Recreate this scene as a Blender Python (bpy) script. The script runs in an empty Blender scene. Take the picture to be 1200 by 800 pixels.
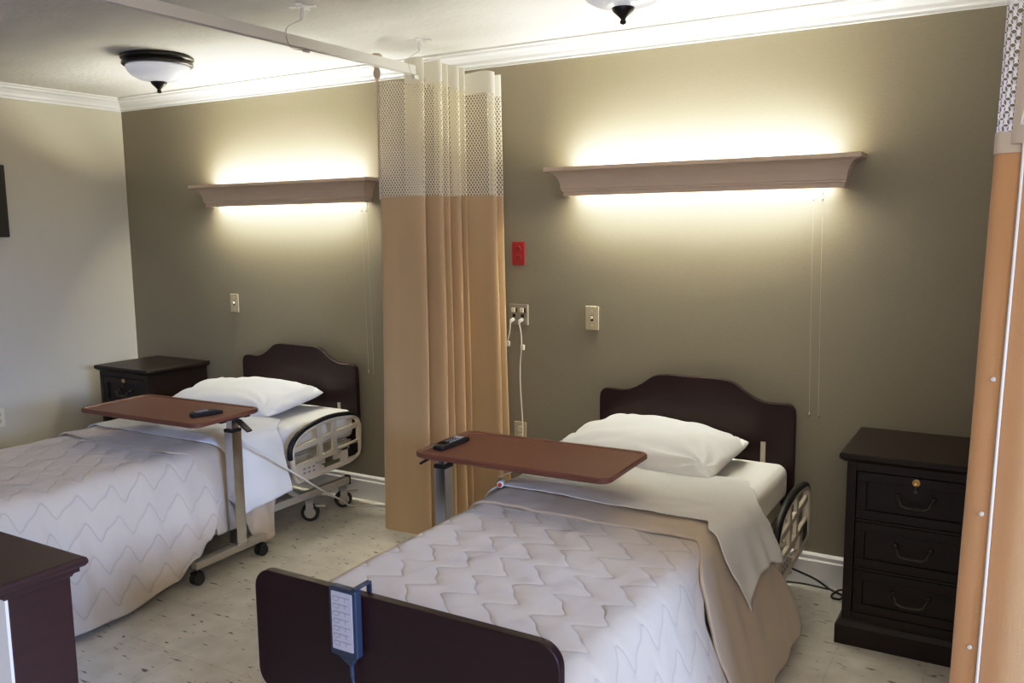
import bpy, bmesh, math, random
from mathutils import Vector, Matrix, noise
random.seed(4)
PI = math.pi
C = bpy.context.scene.collection
S = bpy.context.scene

# ---------------------------------------------------------------- materials
def mat(name, col, rough=.5, metal=0, var=0, vscale=(8, 8, 8), bump=0, bscale=(60, 60, 60), spec=.5, emit=0, coat=0, sheen=0):
    m = bpy.data.materials.new(name); m.use_nodes = True
    nt = m.node_tree; N = nt.nodes; L = nt.links; b = N['Principled BSDF']
    b.inputs['Base Color'].default_value = (*col, 1); b.inputs['Roughness'].default_value = rough
    b.inputs['Metallic'].default_value = metal; b.inputs['Specular IOR Level'].default_value = spec
    b.inputs['Coat Weight'].default_value = coat; b.inputs['Sheen Weight'].default_value = sheen
    if emit:
        b.inputs['Emission Color'].default_value = (*col, 1); b.inputs['Emission Strength'].default_value = emit
    if var or bump:
        tc = N.new('ShaderNodeTexCoord')
    if var:
        mp = N.new('ShaderNodeMapping'); mp.inputs['Scale'].default_value = vscale
        nz = N.new('ShaderNodeTexNoise'); nz.inputs['Scale'].default_value = 1; nz.inputs['Detail'].default_value = 6
        cr = N.new('ShaderNodeValToRGB')
        cr.color_ramp.elements[0].position = .3; cr.color_ramp.elements[1].position = .7
        cr.color_ramp.elements[0].color = (*[max(0, c*(1-var)) for c in col], 1)
        cr.color_ramp.elements[1].color = (*[min(1, c*(1+var)) for c in col], 1)
        L.new(tc.outputs['Object'], mp.inputs['Vector']); L.new(mp.outputs[0], nz.inputs['Vector'])
        L.new(nz.outputs['Fac'], cr.inputs['Fac']); L.new(cr.outputs['Color'], b.inputs['Base Color'])
    if bump:
        mp = N.new('ShaderNodeMapping'); mp.inputs['Scale'].default_value = bscale
        nz = N.new('ShaderNodeTexNoise'); nz.inputs['Scale'].default_value = 1; nz.inputs['Detail'].default_value = 4
        bp = N.new('ShaderNodeBump'); bp.inputs['Strength'].default_value = bump; bp.inputs['Distance'].default_value = .01
        L.new(tc.outputs['Object'], mp.inputs['Vector']); L.new(mp.outputs[0], nz.inputs['Vector'])
        L.new(nz.outputs['Fac'], bp.inputs['Height']); L.new(bp.outputs[0], b.inputs['Normal'])
    return m

def math_node(nt, op, a, b=None):
    n = nt.nodes.new('ShaderNodeMath'); n.operation = op
    for i, v in enumerate((a, b)):
        if v is None: continue
        if isinstance(v, (int, float)): n.inputs[i].default_value = v
        else: nt.links.new(v, n.inputs[i])
    return n.outputs[0]

def net_mat(name, col, pu, pv, ru, rv):
    """open netting: two staggered lattices of see-through holes, laid out in metres on the cloth"""
    m = mat(name, col, .8); nt = m.node_tree; N = nt.nodes; L = nt.links
    b = N['Principled BSDF']; out = N['Material Output']
    uv = N.new('ShaderNodeUVMap'); sp = N.new('ShaderNodeSeparateXYZ'); L.new(uv.outputs[0], sp.inputs[0])
    def lattice(off):
        ds = []
        for o, p, r in ((sp.outputs[0], pu, ru), (sp.outputs[1], pv, rv)):
            f = math_node(nt, 'FRACT', math_node(nt, 'ADD', math_node(nt, 'DIVIDE', o, p), off))
            d = math_node(nt, 'ABSOLUTE', math_node(nt, 'SUBTRACT', f, .5))
            ds.append(math_node(nt, 'POWER', math_node(nt, 'MULTIPLY', d, p/r), 2.2))
        return math_node(nt, 'LESS_THAN', math_node(nt, 'ADD', ds[0], ds[1]), 1)
    hole = math_node(nt, 'MAXIMUM', lattice(0.), lattice(.5))
    tr = N.new('ShaderNodeBsdfTransparent'); mx = N.new('ShaderNodeMixShader')
    L.new(hole, mx.inputs[0]); L.new(b.outputs[0], mx.inputs[1]); L.new(tr.outputs[0], mx.inputs[2])
    L.new(mx.outputs[0], out.inputs['Surface'])
    return m

def cloth_mat(name, col, trans=.25, var=.05, bump=.15):
    m = mat(name, col, .85, var=var, vscale=(7, 7, 2), bump=bump, bscale=(260, 260, 260), spec=.2, sheen=.25)
    nt = m.node_tree; N = nt.nodes; L = nt.links; b = N['Principled BSDF']
    t = N.new('ShaderNodeBsdfTranslucent'); t.inputs[0].default_value = (*col, 1)
    mx = N.new('ShaderNodeMixShader'); mx.inputs[0].default_value = trans
    L.new(b.outputs[0], mx.inputs[1]); L.new(t.outputs[0], mx.inputs[2]); L.new(mx.outputs[0], N['Material Output'].inputs['Surface'])
    return m

QP, QL, QA, QS = .135, .150, .043, .70        # stitching: row spacing, wave length, swing, skew
def quilt_mat(name, col):
    m = cloth_mat(name, col, .04, var=.03, bump=0); nt = m.node_tree; N = nt.nodes; L = nt.links; b = N['Principled BSDF']
    uv = N.new('ShaderNodeUVMap'); sp = N.new('ShaderNodeSeparateXYZ'); L.new(uv.outputs[0], sp.inputs[0])
    mn = lambda op, a, c=None: math_node(nt, op, a, c)
    th = mn('MULTIPLY', sp.outputs[1], 2*PI/QL)
    sw = mn('SINE', mn('ADD', th, mn('MULTIPLY', mn('SINE', th), QS)))
    t0 = N.new('ShaderNodeTexCoord'); wz = N.new('ShaderNodeTexNoise'); wz.inputs['Scale'].default_value = 4.5; wz.inputs['Detail'].default_value = 1
    L.new(t0.outputs['Object'], wz.inputs['Vector'])
    w = mn('ADD', mn('SUBTRACT', sp.outputs[0], mn('MULTIPLY', sw, QA)), mn('MULTIPLY', wz.outputs['Fac'], .055))
    h = mn('POWER', mn('ABSOLUTE', mn('SINE', mn('MULTIPLY', w, PI/QP))), .38)
    tc = N.new('ShaderNodeTexCoord'); nz = N.new('ShaderNodeTexNoise'); nz.inputs['Scale'].default_value = 22; nz.inputs['Detail'].default_value = 5
    L.new(tc.outputs['Object'], nz.inputs['Vector'])
    bp = N.new('ShaderNodeBump'); bp.inputs['Strength'].default_value = .45; bp.inputs['Distance'].default_value = .010
    L.new(mn('ADD', h, mn('MULTIPLY', nz.outputs['Fac'], .55)), bp.inputs['Height']); L.new(bp.outputs[0], b.inputs['Normal'])
    st = N.new('ShaderNodeMapRange'); st.inputs[1].default_value = .20; st.inputs[2].default_value = .60; st.inputs[3].default_value = .84; st.inputs[4].default_value = 1
    L.new(h, st.inputs[0])
    mx = N.new('ShaderNodeMix'); mx.data_type = 'RGBA'; mx.blend_type = 'MULTIPLY'; mx.inputs['Factor'].default_value = 1
    src = b.inputs['Base Color'].links[0].from_socket
    cc = N.new('ShaderNodeCombineColor')
    for i in range(3): L.new(st.outputs[0], cc.inputs[i])
    L.new(src, mx.inputs['A']); L.new(cc.outputs[0], mx.inputs['B']); L.new(mx.outputs['Result'], b.inputs['Base Color'])
    return m

def floor_mat():
    m = mat('vinyl_tile', (.5, .45, .37), .32, spec=.45); nt = m.node_tree; N = nt.nodes; L = nt.links; b = N['Principled BSDF']
    tc = N.new('ShaderNodeTexCoord')
    n1 = N.new('ShaderNodeTexNoise'); n1.inputs['Scale'].default_value = 9; n1.inputs['Detail'].default_value = 8
    L.new(tc.outputs['Object'], n1.inputs['Vector'])
    c1 = N.new('ShaderNodeValToRGB'); c1.color_ramp.elements[0].position = .3; c1.color_ramp.elements[1].position = .72
    c1.color_ramp.elements[0].color = (.56, .525, .46, 1); c1.color_ramp.elements[1].color = (.72, .69, .63, 1)
    L.new(n1.outputs['Fac'], c1.inputs['Fac'])
    # short dark flecks lying at a slant
    mp = N.new('ShaderNodeMapping'); mp.inputs['Rotation'].default_value = (0, 0, .6); mp.inputs['Scale'].default_value = (16, 52, 1)
    n2 = N.new('ShaderNodeTexNoise'); n2.inputs['Scale'].default_value = 1.; n2.inputs['Detail'].default_value = 1.5
    L.new(tc.outputs['Object'], mp.inputs['Vector']); L.new(mp.outputs[0], n2.inputs['Vector'])
    c2 = N.new('ShaderNodeValToRGB'); c2.color_ramp.elements[0].position = .655; c2.color_ramp.elements[1].position = .72
    L.new(n2.outputs['Fac'], c2.inputs['Fac'])
    mx = N.new('ShaderNodeMix'); mx.data_type = 'RGBA'; mx.inputs['B'].default_value = (.13, .10, .075, 1)
    L.new(c2.outputs['Color'], mx.inputs['Factor']); L.new(c1.outputs['Color'], mx.inputs['A'])
    br = N.new('ShaderNodeTexBrick'); br.offset = 0; br.inputs['Scale'].default_value = 1; br.inputs['Brick Width'].default_value = .305
    br.inputs['Row Height'].default_value = .305; br.inputs['Mortar Size'].default_value = .0012
    br.inputs['Color1'].default_value = (1, 1, 1, 1); br.inputs['Color2'].default_value = (.95, .95, .95, 1); br.inputs['Mortar'].default_value = (.72, .7, .67, 1)
    L.new(tc.outputs['Object'], br.inputs['Vector'])
    mu = N.new('ShaderNodeMix'); mu.data_type = 'RGBA'; mu.blend_type = 'MULTIPLY'; mu.inputs['Factor'].default_value = 1
    L.new(mx.outputs['Result'], mu.inputs['A']); L.new(br.outputs['Color'], mu.inputs['B']); L.new(mu.outputs['Result'], b.inputs['Base Color'])
    return m

M = dict(
    khaki=mat('khaki_wallcovering', (.252, .222, .163), .62, var=.035, vscale=(40, 40, 140), bump=.10, bscale=(260, 260, 420), spec=.35),
    cream=mat('cream_wall_paint', (.56, .525, .45), .7, bump=.06, bscale=(120, 120, 120), spec=.3),
    ceiling=mat('textured_ceiling', (.74, .72, .69), .9, var=.05, vscale=(3, 5, 3), bump=.4, bscale=(30, 42, 30), spec=.2),
    track=mat('track_white', (.70, .68, .65), .45),
    white=mat('white_trim_paint', (.80, .80, .80), .4),
    valance=mat('taupe_valance_paint', (.55, .44, .35), .55, var=.02),
    tube=mat('lit_fluorescent_tube', (1, .97, .80), .4, emit=165),
    tube_up=mat('lit_fluorescent_tube_upper', (1, .97, .80), .4, emit=210),
    wood=mat('dark_cherry_veneer', (.017, .0058, .0066), .42, var=.15, vscale=(3, 30, 40), spec=.25),
    black_wood=mat('espresso_wood', (.0125, .0068, .0048), .42, var=.15, vscale=(3, 30, 40), spec=.25),
    cherry=mat('reddish_dark_wood', (.034, .013, .011), .36, var=.15, vscale=(30, 3, 40), spec=.45),
    top=mat('brown_laminate', (.135, .046, .027), .42, var=.06, vscale=(60, 60, 60), bump=.05, bscale=(300, 300, 300)),
    chrome=mat('chrome_steel', (.62, .62, .64), .16, metal=1),
    painted=mat('beige_painted_steel', (.50, .46, .38), .4),
    base=mat('grey_beige_steel', (.40, .37, .31), .35, metal=.3),
    rail=mat('beige_plastic', (.60, .54, .44), .45),
    black=mat('black_plastic', (.009, .009, .010), .45, spec=.3),
    rubber=mat('black_rubber', (.010, .010, .011), .6),
    hub=mat('grey_hub_plastic', (.42, .40, .37), .5),
    sheet=cloth_mat('white_cotton', (.80, .79, .77), .08, var=.015),
    pillow=cloth_mat('white_pillowcase', (.84, .84, .83), .06, var=.01),
    mattress=mat('fitted_sheet', (.76, .74, .70), .85, bump=.08, bscale=(200, 200, 200)),
    quilt=quilt_mat('beige_quilted_cotton', (.55, .472, .38)),
    quilt_back=cloth_mat('beige_cotton_backing', (.52, .43, .325), .04, var=.03),
    curtain=cloth_mat('tan_curtain_cloth', (.57, .41, .245), .12, var=.06),
    curtain_lit=cloth_mat('tan_curtain_cloth_lit_orange', (.56, .33, .165), .12, var=.06),  # same tan cloth, its orange look under the light put into the colour
    net=net_mat('ivory_netting', (.88, .82, .67), .0165, .0240, .0049, .0057),
    net_near=net_mat('white_netting', (.90, .88, .93), .0190, .0270, .0067, .0078),
    header=cloth_mat('ivory_header_tape', (.86, .83, .75), .3, var=.02),
    band=cloth_mat('taupe_binding_tape', (.60, .52, .44), .15, var=.03),
    cord_wall=mat('thin_cord', (.48, .45, .37), .5),
    cord_white=mat('white_cord', (.75, .72, .66), .5),
    bronze=mat('dark_bronze', (.020, .017, .016), .35, metal=.5),
    glass=mat('frosted_white_glass_glow', (.86, .88, .98), .28, coat=.3, emit=.22),  # bowls are unlit; faint emission stands in for daylight on the glass
    red=mat('red_plastic', (.32, .012, .018), .4),
    dark_red=mat('dark_red_plastic', (.25, .010, .015), .45),
    almond=mat('almond_plastic', (.50, .44, .31), .4),
    ivory=mat('ivory_plastic', (.70, .66, .54), .35),
    grey_plate=mat('steel_wall_plate', (.33, .30, .25), .4, metal=.3),
    slot=mat('slot_black', (.010, .009, .008), .5, spec=.25),
    slate=mat('slate_blue_plastic', (.018, .029, .055), .45),
    membrane=mat('pale_grey_membrane', (.40, .39, .45), .5),
    print=mat('grey_print', (.24, .23, .28), .6),
    brass=mat('brass', (.62, .40, .13), .3, metal=1),
    pewter=mat('dark_pewter', (.07, .06, .055), .35, metal=.8),
    keys=mat('remote_keypad', (.42, .46, .54), .35),
    call_red=mat('call_button_red', (.55, .02, .02), .35),
    panel_white=mat('white_laminate', (.80, .80, .82), .35),
    floor=floor_mat(),
)

# ---------------------------------------------------------------- mesh helpers
def box(bm, x0, x1, y0, y1, z0, z1, mtx=None):
    vs = [bm.verts.new((x, y, z)) for x in (x0, x1) for y in (y0, y1) for z in (z0, z1)]
    for f in ((0, 1, 3, 2), (4, 6, 7, 5), (0, 4, 5, 1), (2, 3, 7, 6), (0, 2, 6, 4), (1, 5, 7, 3)):
        bm.faces.new([vs[i] for i in f])
    if mtx: bmesh.ops.transform(bm, matrix=mtx, verts=vs)
    return vs

def prism(bm, pts, axis, a, b):
    """pts 2-d outline extruded along an axis: x -> (y,z), y -> (x,z), z -> (x,y)"""
    def P(p, t): return {'x': (t, p[0], p[1]), 'y': (p[0], t, p[1]), 'z': (p[0], p[1], t)}[axis]
    A = [bm.verts.new(P(p, a)) for p in pts]; B = [bm.verts.new(P(p, b)) for p in pts]
    n = len(pts)
    bm.faces.new(A); bm.faces.new(B[::-1])
    for i in range(n): bm.faces.new((A[i], B[i], B[(i+1) % n], A[(i+1) % n]))

def rrect(x0, x1, y0, y1, r, n=6):
    pts = []
    for cx, cy, a0 in ((x1-r, y0+r, -90), (x1-r, y1-r, 0), (x0+r, y1-r, 90), (x0+r, y0+r, 180)):
        for k in range(n+1):
            a = math.radians(a0+90*k/n); pts.append((cx+r*math.cos(a), cy+r*math.sin(a)))
    return pts

def smooth_path(pts, n=8):
    P = [Vector(p) for p in pts]; out = []
    for i in range(len(P)-1):
        p0, p1, p2, p3 = P[max(i-1, 0)], P[i], P[i+1], P[min(i+2, len(P)-1)]
        for k in range(n):
            t = k/n
            out.append(.5*((2*p1)+(p2-p0)*t+(2*p0-5*p1+4*p2-p3)*t*t+(3*p1-p0-3*p2+p3)*t**3))
    out.append(P[-1]); return out

def tube(bm, pts, r, seg=8, closed=False, sq=None):
    P = [Vector(p) for p in pts]; n = len(P); rings = []; prev = None
    for i in range(n):
        if closed: t = P[(i+1) % n]-P[i-1]
        else: t = P[min(i+1, n-1)]-P[max(i-1, 0)]
        if t.length < 1e-9: t = Vector((0, 0, 1))
        t.normalize()
        if prev is None:
            ref = Vector((1, 0, 0)) if abs(t.x) < .9 else Vector((0, 0, 1))
            nrm = (ref-t*ref.dot(t)).normalized()
        else:
            nrm = (prev-t*prev.dot(t)).normalized()
        prev = nrm; bn = t.cross(nrm)
        rr = r[i] if isinstance(r, (list, tuple)) else r
        rings.append([bm.verts.new(P[i]+nrm*rr*math.cos(2*PI*k/seg)+bn*rr*math.sin(2*PI*k/seg)) for k in range(seg)])
    m = n if closed else n-1
    for i in range(m):
        A, B = rings[i], rings[(i+1) % n]
        for k in range(seg): bm.faces.new((A[k], A[(k+1) % seg], B[(k+1) % seg], B[k]))
    if not closed: bm.faces.new(rings[0][::-1]); bm.faces.new(rings[-1])

def lathe(bm, prof, c=(0, 0, 0), seg=32, axis='z'):
    rings = []
    def P(r, h, a):
        x, y = r*math.cos(a), r*math.sin(a)
        v = {'z': (x, y, h), 'y': (x, h, y), 'x': (h, x, y)}[axis]
        return (v[0]+c[0], v[1]+c[1], v[2]+c[2])
    for r, h in prof:
        rings.append([bm.verts.new(P(max(r, 1e-4), h, 2*PI*k/seg)) for k in range(seg)])
    for A, B in zip(rings, rings[1:]):
        for k in range(seg): bm.faces.new((A[k], A[(k+1) % seg], B[(k+1) % seg], B[k]))
    bm.faces.new(rings[0][::-1]); bm.faces.new(rings[-1])

def grid(rows, uvs=None, close=False):
    """rows of points -> bmesh sheet, uv in metres"""
    bm = bmesh.new(); V = [[bm.verts.new(p) for p in r] for r in rows]
    uvl = bm.loops.layers.uv.new('UVMap') if uvs else None
    for i in range(len(V)-1):
        for j in range(len(V[i])-1):
            f = bm.faces.new((V[i][j], V[i][j+1], V[i+1][j+1], V[i+1][j])); f.smooth = True
            if uvl:
                for l, (a, b) in zip(f.loops, ((i, j), (i, j+1), (i+1, j+1), (i+1, j))): l[uvl].uv = uvs[a][b]
    return bm

def obj(name, bm, m, parent=None, bevel=0, smooth=False, solid=0, seg=2, angle=35):
    bmesh.ops.recalc_face_normals(bm, faces=bm.faces)
    me = bpy.data.meshes.new(name); bm.to_mesh(me); bm.free()
    if smooth:
        for p in me.polygons: p.use_smooth = True
    o = bpy.data.objects.new(name, me); C.objects.link(o)
    me.materials.append(M[m] if isinstance(m, str) else m)
    if solid:
        s = o.modifiers.new('s', 'SOLIDIFY'); s.thickness = solid; s.offset = 0
    if bevel:
        b = o.modifiers.new('b', 'BEVEL'); b.width = bevel; b.segments = seg; b.limit_method = 'ANGLE'; b.angle_limit = math.radians(angle)
        for p in me.polygons: p.use_smooth = True
        w = o.modifiers.new('w', 'WEIGHTED_NORMAL'); w.keep_sharp = True
    if parent: o.parent = parent
    return o

def B(*boxes):
    bm = bmesh.new()
    for b in boxes: box(bm, *b)
    return bm
def T(*tubes):
    bm = bmesh.new()
    for t in tubes: tube(bm, *t)
    return bm
def LT(prof, *a, **k):
    bm = bmesh.new(); lathe(bm, prof, *a, **k); return bm
def PR(pts, axis, a, b):
    bm = bmesh.new(); prism(bm, pts, axis, a, b); return bm

def tag(o, label=None, cat=None, group=None, kind=None):
    if label: o['label'] = label
    if cat: o['category'] = cat
    if group: o['group'] = group
    if kind: o['kind'] = kind
    return o
def thing(name, label, cat, loc=(0, 0, 0), rz=0, group=None):
    o = bpy.data.objects.new(name, None); C.objects.link(o); o.empty_display_size = .05
    o.location = loc; o.rotation_euler = (0, 0, rz)
    return tag(o, label, cat, group)
def struct(name, bm, m, **k):
    return tag(obj(name, bm, m, **k), kind='structure')
def dup(root, loc, rz=None, label=None, parent=None):
    r = root.copy(); C.objects.link(r)
    if parent: r.parent = parent
    else:
        r.location = loc
        if rz is not None: r.rotation_euler = (0, 0, rz)
        if label: r['label'] = label
    for ch in list(root.children): dup(ch, None, parent=r)
    return r

# ---------------------------------------------------------------- the room
XL, XR, YF, HC = -4.833, 2.6, -5.0, 2.489
struct('floor', B((XL-.1, XR+.1, YF-.1, .1, -.1, 0)), 'floor')
struct('ceiling', B((XL-.1, XR+.1, YF-.1, .1, HC, HC+.1)), 'ceiling')
struct('wall_back', B((XL-.1, XR+.1, 0, .1, 0, HC)), 'khaki')
struct('wall_left', B((XL-.1, XL, YF, 0, 0, HC)), 'cream')
WY0, WY1, WZ0, WZ1 = -4.75, -2.05, .45, 2.05
struct('wall_front', B((XL, XR, YF-.1, YF, 0, HC)), 'cream')
struct('wall_right', B((XR, XR+.1, YF, WY0, 0, HC), (XR, XR+.1, WY1, 0, 0, HC), (XR, XR+.1, WY0, WY1, 0, WZ0), (XR, XR+.1, WY0, WY1, WZ1, HC)), 'cream')
struct('window_1', B((XR+.02, XR+.08, WY0, WY1, WZ0, WZ0+.05), (XR+.02, XR+.08, WY0, WY1, WZ1-.05, WZ1), (XR+.02, XR+.08, WY0, WY0+.05, WZ0+.05, WZ1-.05),
                  (XR+.02, XR+.08, WY1-.05, WY1, WZ0+.05, WZ1-.05), (XR+.03, XR+.07, -3.67, -3.63, WZ0+.05, WZ1-.05)), 'white')
# baseboards
bp = [(0, 0), (-.016, 0), (-.016, .112), (-.012, .120), (-.012, .136), (-.005, .148), (0, .148)]
struct('baseboard_back', PR([(y-.0005, z) for y, z in bp], 'x', XL, XR), 'white')
struct('baseboard_left', PR([(XL-y+.0005, z) for y, z in bp], 'y', YF, -.017), 'white')
# crown moulding, mitred where the walls meet
cp = [(0, 0), (.012, 0), (.012, .012), (.020, .020), (.024, .034), (.040, .052), (.058, .060), (.062, .070), (.078, .074), (.078, .083), (0, .083)]
def crown(name, fn):
    bm = bmesh.new(); R = []
    for e in (0, 1): R.append([bm.verts.new(fn(d, h, e)) for d, h in cp])
    bm.faces.new(R[0]); bm.faces.new(R[1][::-1])
    for i in range(len(cp)): bm.faces.new((R[0][i], R[1][i], R[1][(i+1) % len(cp)], R[0][(i+1) % len(cp)]))
    return struct(name, bm, 'white')
z0 = HC-.0835
crown('trim_1', lambda d, h, e: ((XL+d) if not e else XR, -d-.0005, z0+h))
crown('trim_2', lambda d, h, e: (XL+d+.0005, -d if not e else YF, z0+h))

# ---------------------------------------------------------------- wall lights (valance boxes with a fluorescent tube)
ML, MY, SH, ZT, ZB = 1.4384, .1384, .0717, 1.8825, 1.7467
def wall_light(x, label):
    t = thing('wall_light', label, 'wall light', (x, 0, 0))
    H = ZT-ZB
    # outline along the board's height: (inset from the top edge, z)
    pf = [(SH, ZB), (SH, ZB+.020), (SH-.006, ZB+.023), (SH-.006, ZB+.030)]
    for k in range(9):
        a = k/8*PI/2
        pf.append((SH-.010-(SH-.020)*(1-math.cos(a))*1.0, ZB+.034+(H-.056)*math.sin(a)))
    pf = [(i, z) for i, z in pf]
    pf += [(.006, ZT-.020), (.0, ZT-.018), (.0, ZT)]
    bm = bmesh.new(); th = .012
    def ring(i, z):
        o = [(i, 0), (i, -MY+i), (ML-i, -MY+i), (ML-i, 0)]
        n = [(i+th, 0), (i+th, -MY+i+th), (ML-i-th, -MY+i+th), (ML-i-th, 0)]
        return [bm.verts.new((px, py-.0008, z)) for px, py in o], [bm.verts.new((px, py-.0008, z)) for px, py in n]
    rs = [ring(i, z) for i, z in pf]
    for (o0, n0), (o1, n1) in zip(rs, rs[1:]):
        for k in range(3):
            bm.faces.new((o0[k], o0[k+1], o1[k+1], o1[k])); bm.faces.new((n0[k], n1[k], n1[k+1], n0[k+1]))
        bm.faces.new((o0[0], o1[0], n1[0], n0[0])); bm.faces.new((o0[3], n0[3], n1[3], o1[3]))
    for o0, n0 in (rs[0], rs[-1]):
        for k in range(3): bm.faces.new((o0[k], o0[k+1], n0[k+1], n0[k]))
    obj('valance', bm, 'valance', t)
    for ty, tz in ((-.036, ZB+.040), (-.064, ZT-.038)):
        tb = LT([(.0, 0), (.0125, .0), (.0125, 1.16), (0, 1.16)], (.135, ty, tz), 12, 'x')
        obj('fluorescent_tube', tb, 'tube_up' if tz > ZB+.06 else 'tube', t, smooth=True)
    for hx in (.100, 1.297):
        obj('lamp_holder', B((hx, hx+.033, -.050, -.002, ZB+.022, ZB+.058)), 'white', t)
        obj('lamp_holder', B((hx, hx+.033, -.068, -.002, ZT-.050, ZT-.022)), 'white', t)
    for cx in (1.2415, 1.2795):
        c = obj('pull_cord', T(([(cx, -.045, ZB-.03), (cx+.004, -.045, 1.3), (cx+.012, -.045, .785)], .0008, 6)), 'cord_wall', t)
        z = .78
        obj('bead', LT([(0, z-.012), (.004, z-.009), (.005, z), (.002, z+.010)], (cx+.012, -.045, 0), 10), 'chrome', c, smooth=True)
        obj('bead', LT([(0, ZB-.055), (.004, ZB-.052), (.004, ZB-.042), (.001, ZB-.036)], (cx, -.045, 0), 10), 'chrome', c, smooth=True)
        obj('cord_hook', T(([(cx, -.045, ZB-.03), (cx, -.03, ZB+.02), (cx, -.004, ZB+.02)], .002, 6)), 'chrome', c)
    return t
wl = wall_light(-1.4915, 'taupe crown-shaped valance light on the wall above the bed with the call button')
wl2 = dup(wl, (-4.0343, 0, 0), label='taupe crown-shaped valance light on the wall, its end hidden behind the tan curtain')
for c in wl2.children:
    if c.name.startswith('pull_cord'): c.location.x += .085

# ---------------------------------------------------------------- beds
W = .93
HP = [(.0, .30), (.0, .775), (.004, .80), (.016, .818), (.035, .825), (.075, .824), (.115, .823), (.15, .828), (.185, .842), (.22, .862), (.255, .888),
      (.275, .901), (.30, .909), (.34, .913)]
HP = HP+[(W-x, z) for x, z in HP[::-1]]
RAIL = [(-.656, .33), (-.668, .40), (-.668, .455), (-.64, .497), (-.60, .525), (-.55, .545), (-.50, .556), (-.423, .567), (-.35, .569), (-.27, .563), (-.19, .550), (-.150, .525),
        (-.139, .49), (-.140, .42), (-.146, .345), (-.17, .322), (-.243, .301), (-.42, .293), (-.615, .285), (-.645, .300)]
def make_bed(x, label):
    t = thing('hospital_bed', label, 'bed', (x, 0, 0))
    obj('headboard', PR(HP, 'y', -.087, -.057), 'wood', t, bevel=.005)
    obj('headboard_bracket', B((.785, .807, -.0935, -.088, .50, .648)), 'rail', t, bevel=.002)
    fb = obj('footboard', PR(rrect(0, W, .362, .700, .055, 8), 'y', -2.300, -2.272), 'wood', t, bevel=.004)
    f = bmesh.new()
    for xx in (.05, W-.09): box(f, xx, xx+.04, -2.268, -.092, .335, .385)
    for yy in (-2.1, -1.5, -.95, -.40, -.16): box(f, .09, W-.09, yy-.02, yy+.02, .34, .38)
    box(f, .06, W-.06, -2.24, -.12, .385, .398)
    obj('deck_frame', f, 'painted', t, bevel=.003)
    g = bmesh.new()
    for xx in (.07, W-.10): box(g, xx, xx+.035, -2.10, -.10, .118, .158)
    for yy in (-2.06, -.50): box(g, .105, W-.10, yy-.02, yy+.02, .12, .156)
    for xx in (.075, W-.09):
        for y0, y1 in ((-.50, -.80), (-1.95, -1.65)): tube(g, [(xx+.012, y0, .14), (xx+.012, y1, .36)], .016, 8)
    obj('base_frame', g, 'painted', t, bevel=.003)
    obj('frame_end_cap', B((W-.102, W-.063, -.104, -.095, .112, .164)), 'black', t)
    for cx, cy in ((.10, -.20), (.10, -2.0), (W-.045, -.185), (W-.045, -2.0), (W-.045, -.455)):
        cs, ang = 'caster', (-.95 if cy == -.455 else -.6)
        mt = Matrix.Translation((cx, cy, 0)) @ Matrix.Rotation(ang, 4, 'Z')
        k = bmesh.new()
        box(k, -.024, -.018, -.02, .02, .045, .115); box(k, .018, .024, -.02, .02, .045, .115); box(k, -.024, .024, -.02, .02, .105, .118)
        box(k, -.012, .012, .02, .085, .080, .092)
        bmesh.ops.transform(k, matrix=mt, verts=k.verts)
        c = obj(cs, k, 'hub', t)
        w = bmesh.new(); lathe(w, [(.03, -.016), (.046, -.016), (.050, -.010), (.050, .010), (.046, .016), (.03, .016)], (0, 0, .050), 24, 'x')
        bmesh.ops.transform(w, matrix=mt, verts=w.verts)
        wo = obj('wheel', w, 'rubber', c, smooth=False)
        h = bmesh.new(); lathe(h, [(.0, -.0175), (.031, -.0175), (.031, .0175), (0, .0175)], (0, 0, .050), 20, 'x')
        bmesh.ops.transform(h, matrix=mt, verts=h.verts)
        obj('wheel_hub', h, 'hub', c)
    # side rail by the head end
    xr = W+.050
    loop = [(xr, y, z) for y, z in RAIL]
    r = bmesh.new()
    sm = smooth_path(loop+[loop[0]], 3)[:-1]
    tube(r, sm, .016, 8, True)
    box(r, xr-.008, xr+.008, -.66, -.145, -.013, .013, Matrix.Translation((0, 0, .476)) @ Matrix.Translation((0, -.4, 0)) @ Matrix.Rotation(.073, 4, 'X') @ Matrix.Translation((0, .4, 0)))
    box(r, xr-.008, xr+.008, -.65, -.150, -.013, .013, Matrix.Translation((0, 0, .378)) @ Matrix.Translation((0, -.4, 0)) @ Matrix.Rotation(.068, 4, 'X') @ Matrix.Translation((0, .4, 0)))
    for yy in (-.46, -.345): box(r, xr-.007, xr+.007, yy-.017, yy+.017, .365, .56)
    prism(r, [(-.652, .36), (-.655, .305), (-.615, .287), (-.44, .297), (-.44, .325), (-.52, .362)], 'x', xr-.009, xr+.009)
    prism(r, [(-.30, .385), (-.245, .39), (-.245, .31), (-.30, .303)], 'x', xr-.008, xr+.008)
    ro = obj('side_rail', r, 'rail', t, smooth=False)
    i0, i1 = 1, 13
    bl = [(xr, y+(-.011 if y < -.5 else 0), z+.011) for y, z in RAIL[i0:i1]]
    obj('bumper', T((smooth_path(bl, 4), .0155, 10)), 'black', ro, smooth=True)
    obj('release_handle', B((xr-.010, xr+.0105, -.235, -.160, .325, .395)), 'black', ro, bevel=.004)
    obj('control_mark', B(*[(xr+.0091, xr+.0105, -.60+i*.035, -.582+i*.035, .315+j*.022, .325+j*.022) for i in (0, 1, 2) for j in (0, 1)]), 'print', ro)
    for yy in (-.44, -.31): obj('rail_bracket', B((W-.075, xr-.012, yy-.02, yy+.02, .345, .372), (xr-.022, xr-.011, yy-.03, yy+.03, .33, .40)), 'painted', ro)
    return t
XN, XF = -1.2166, -3.6857
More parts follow.
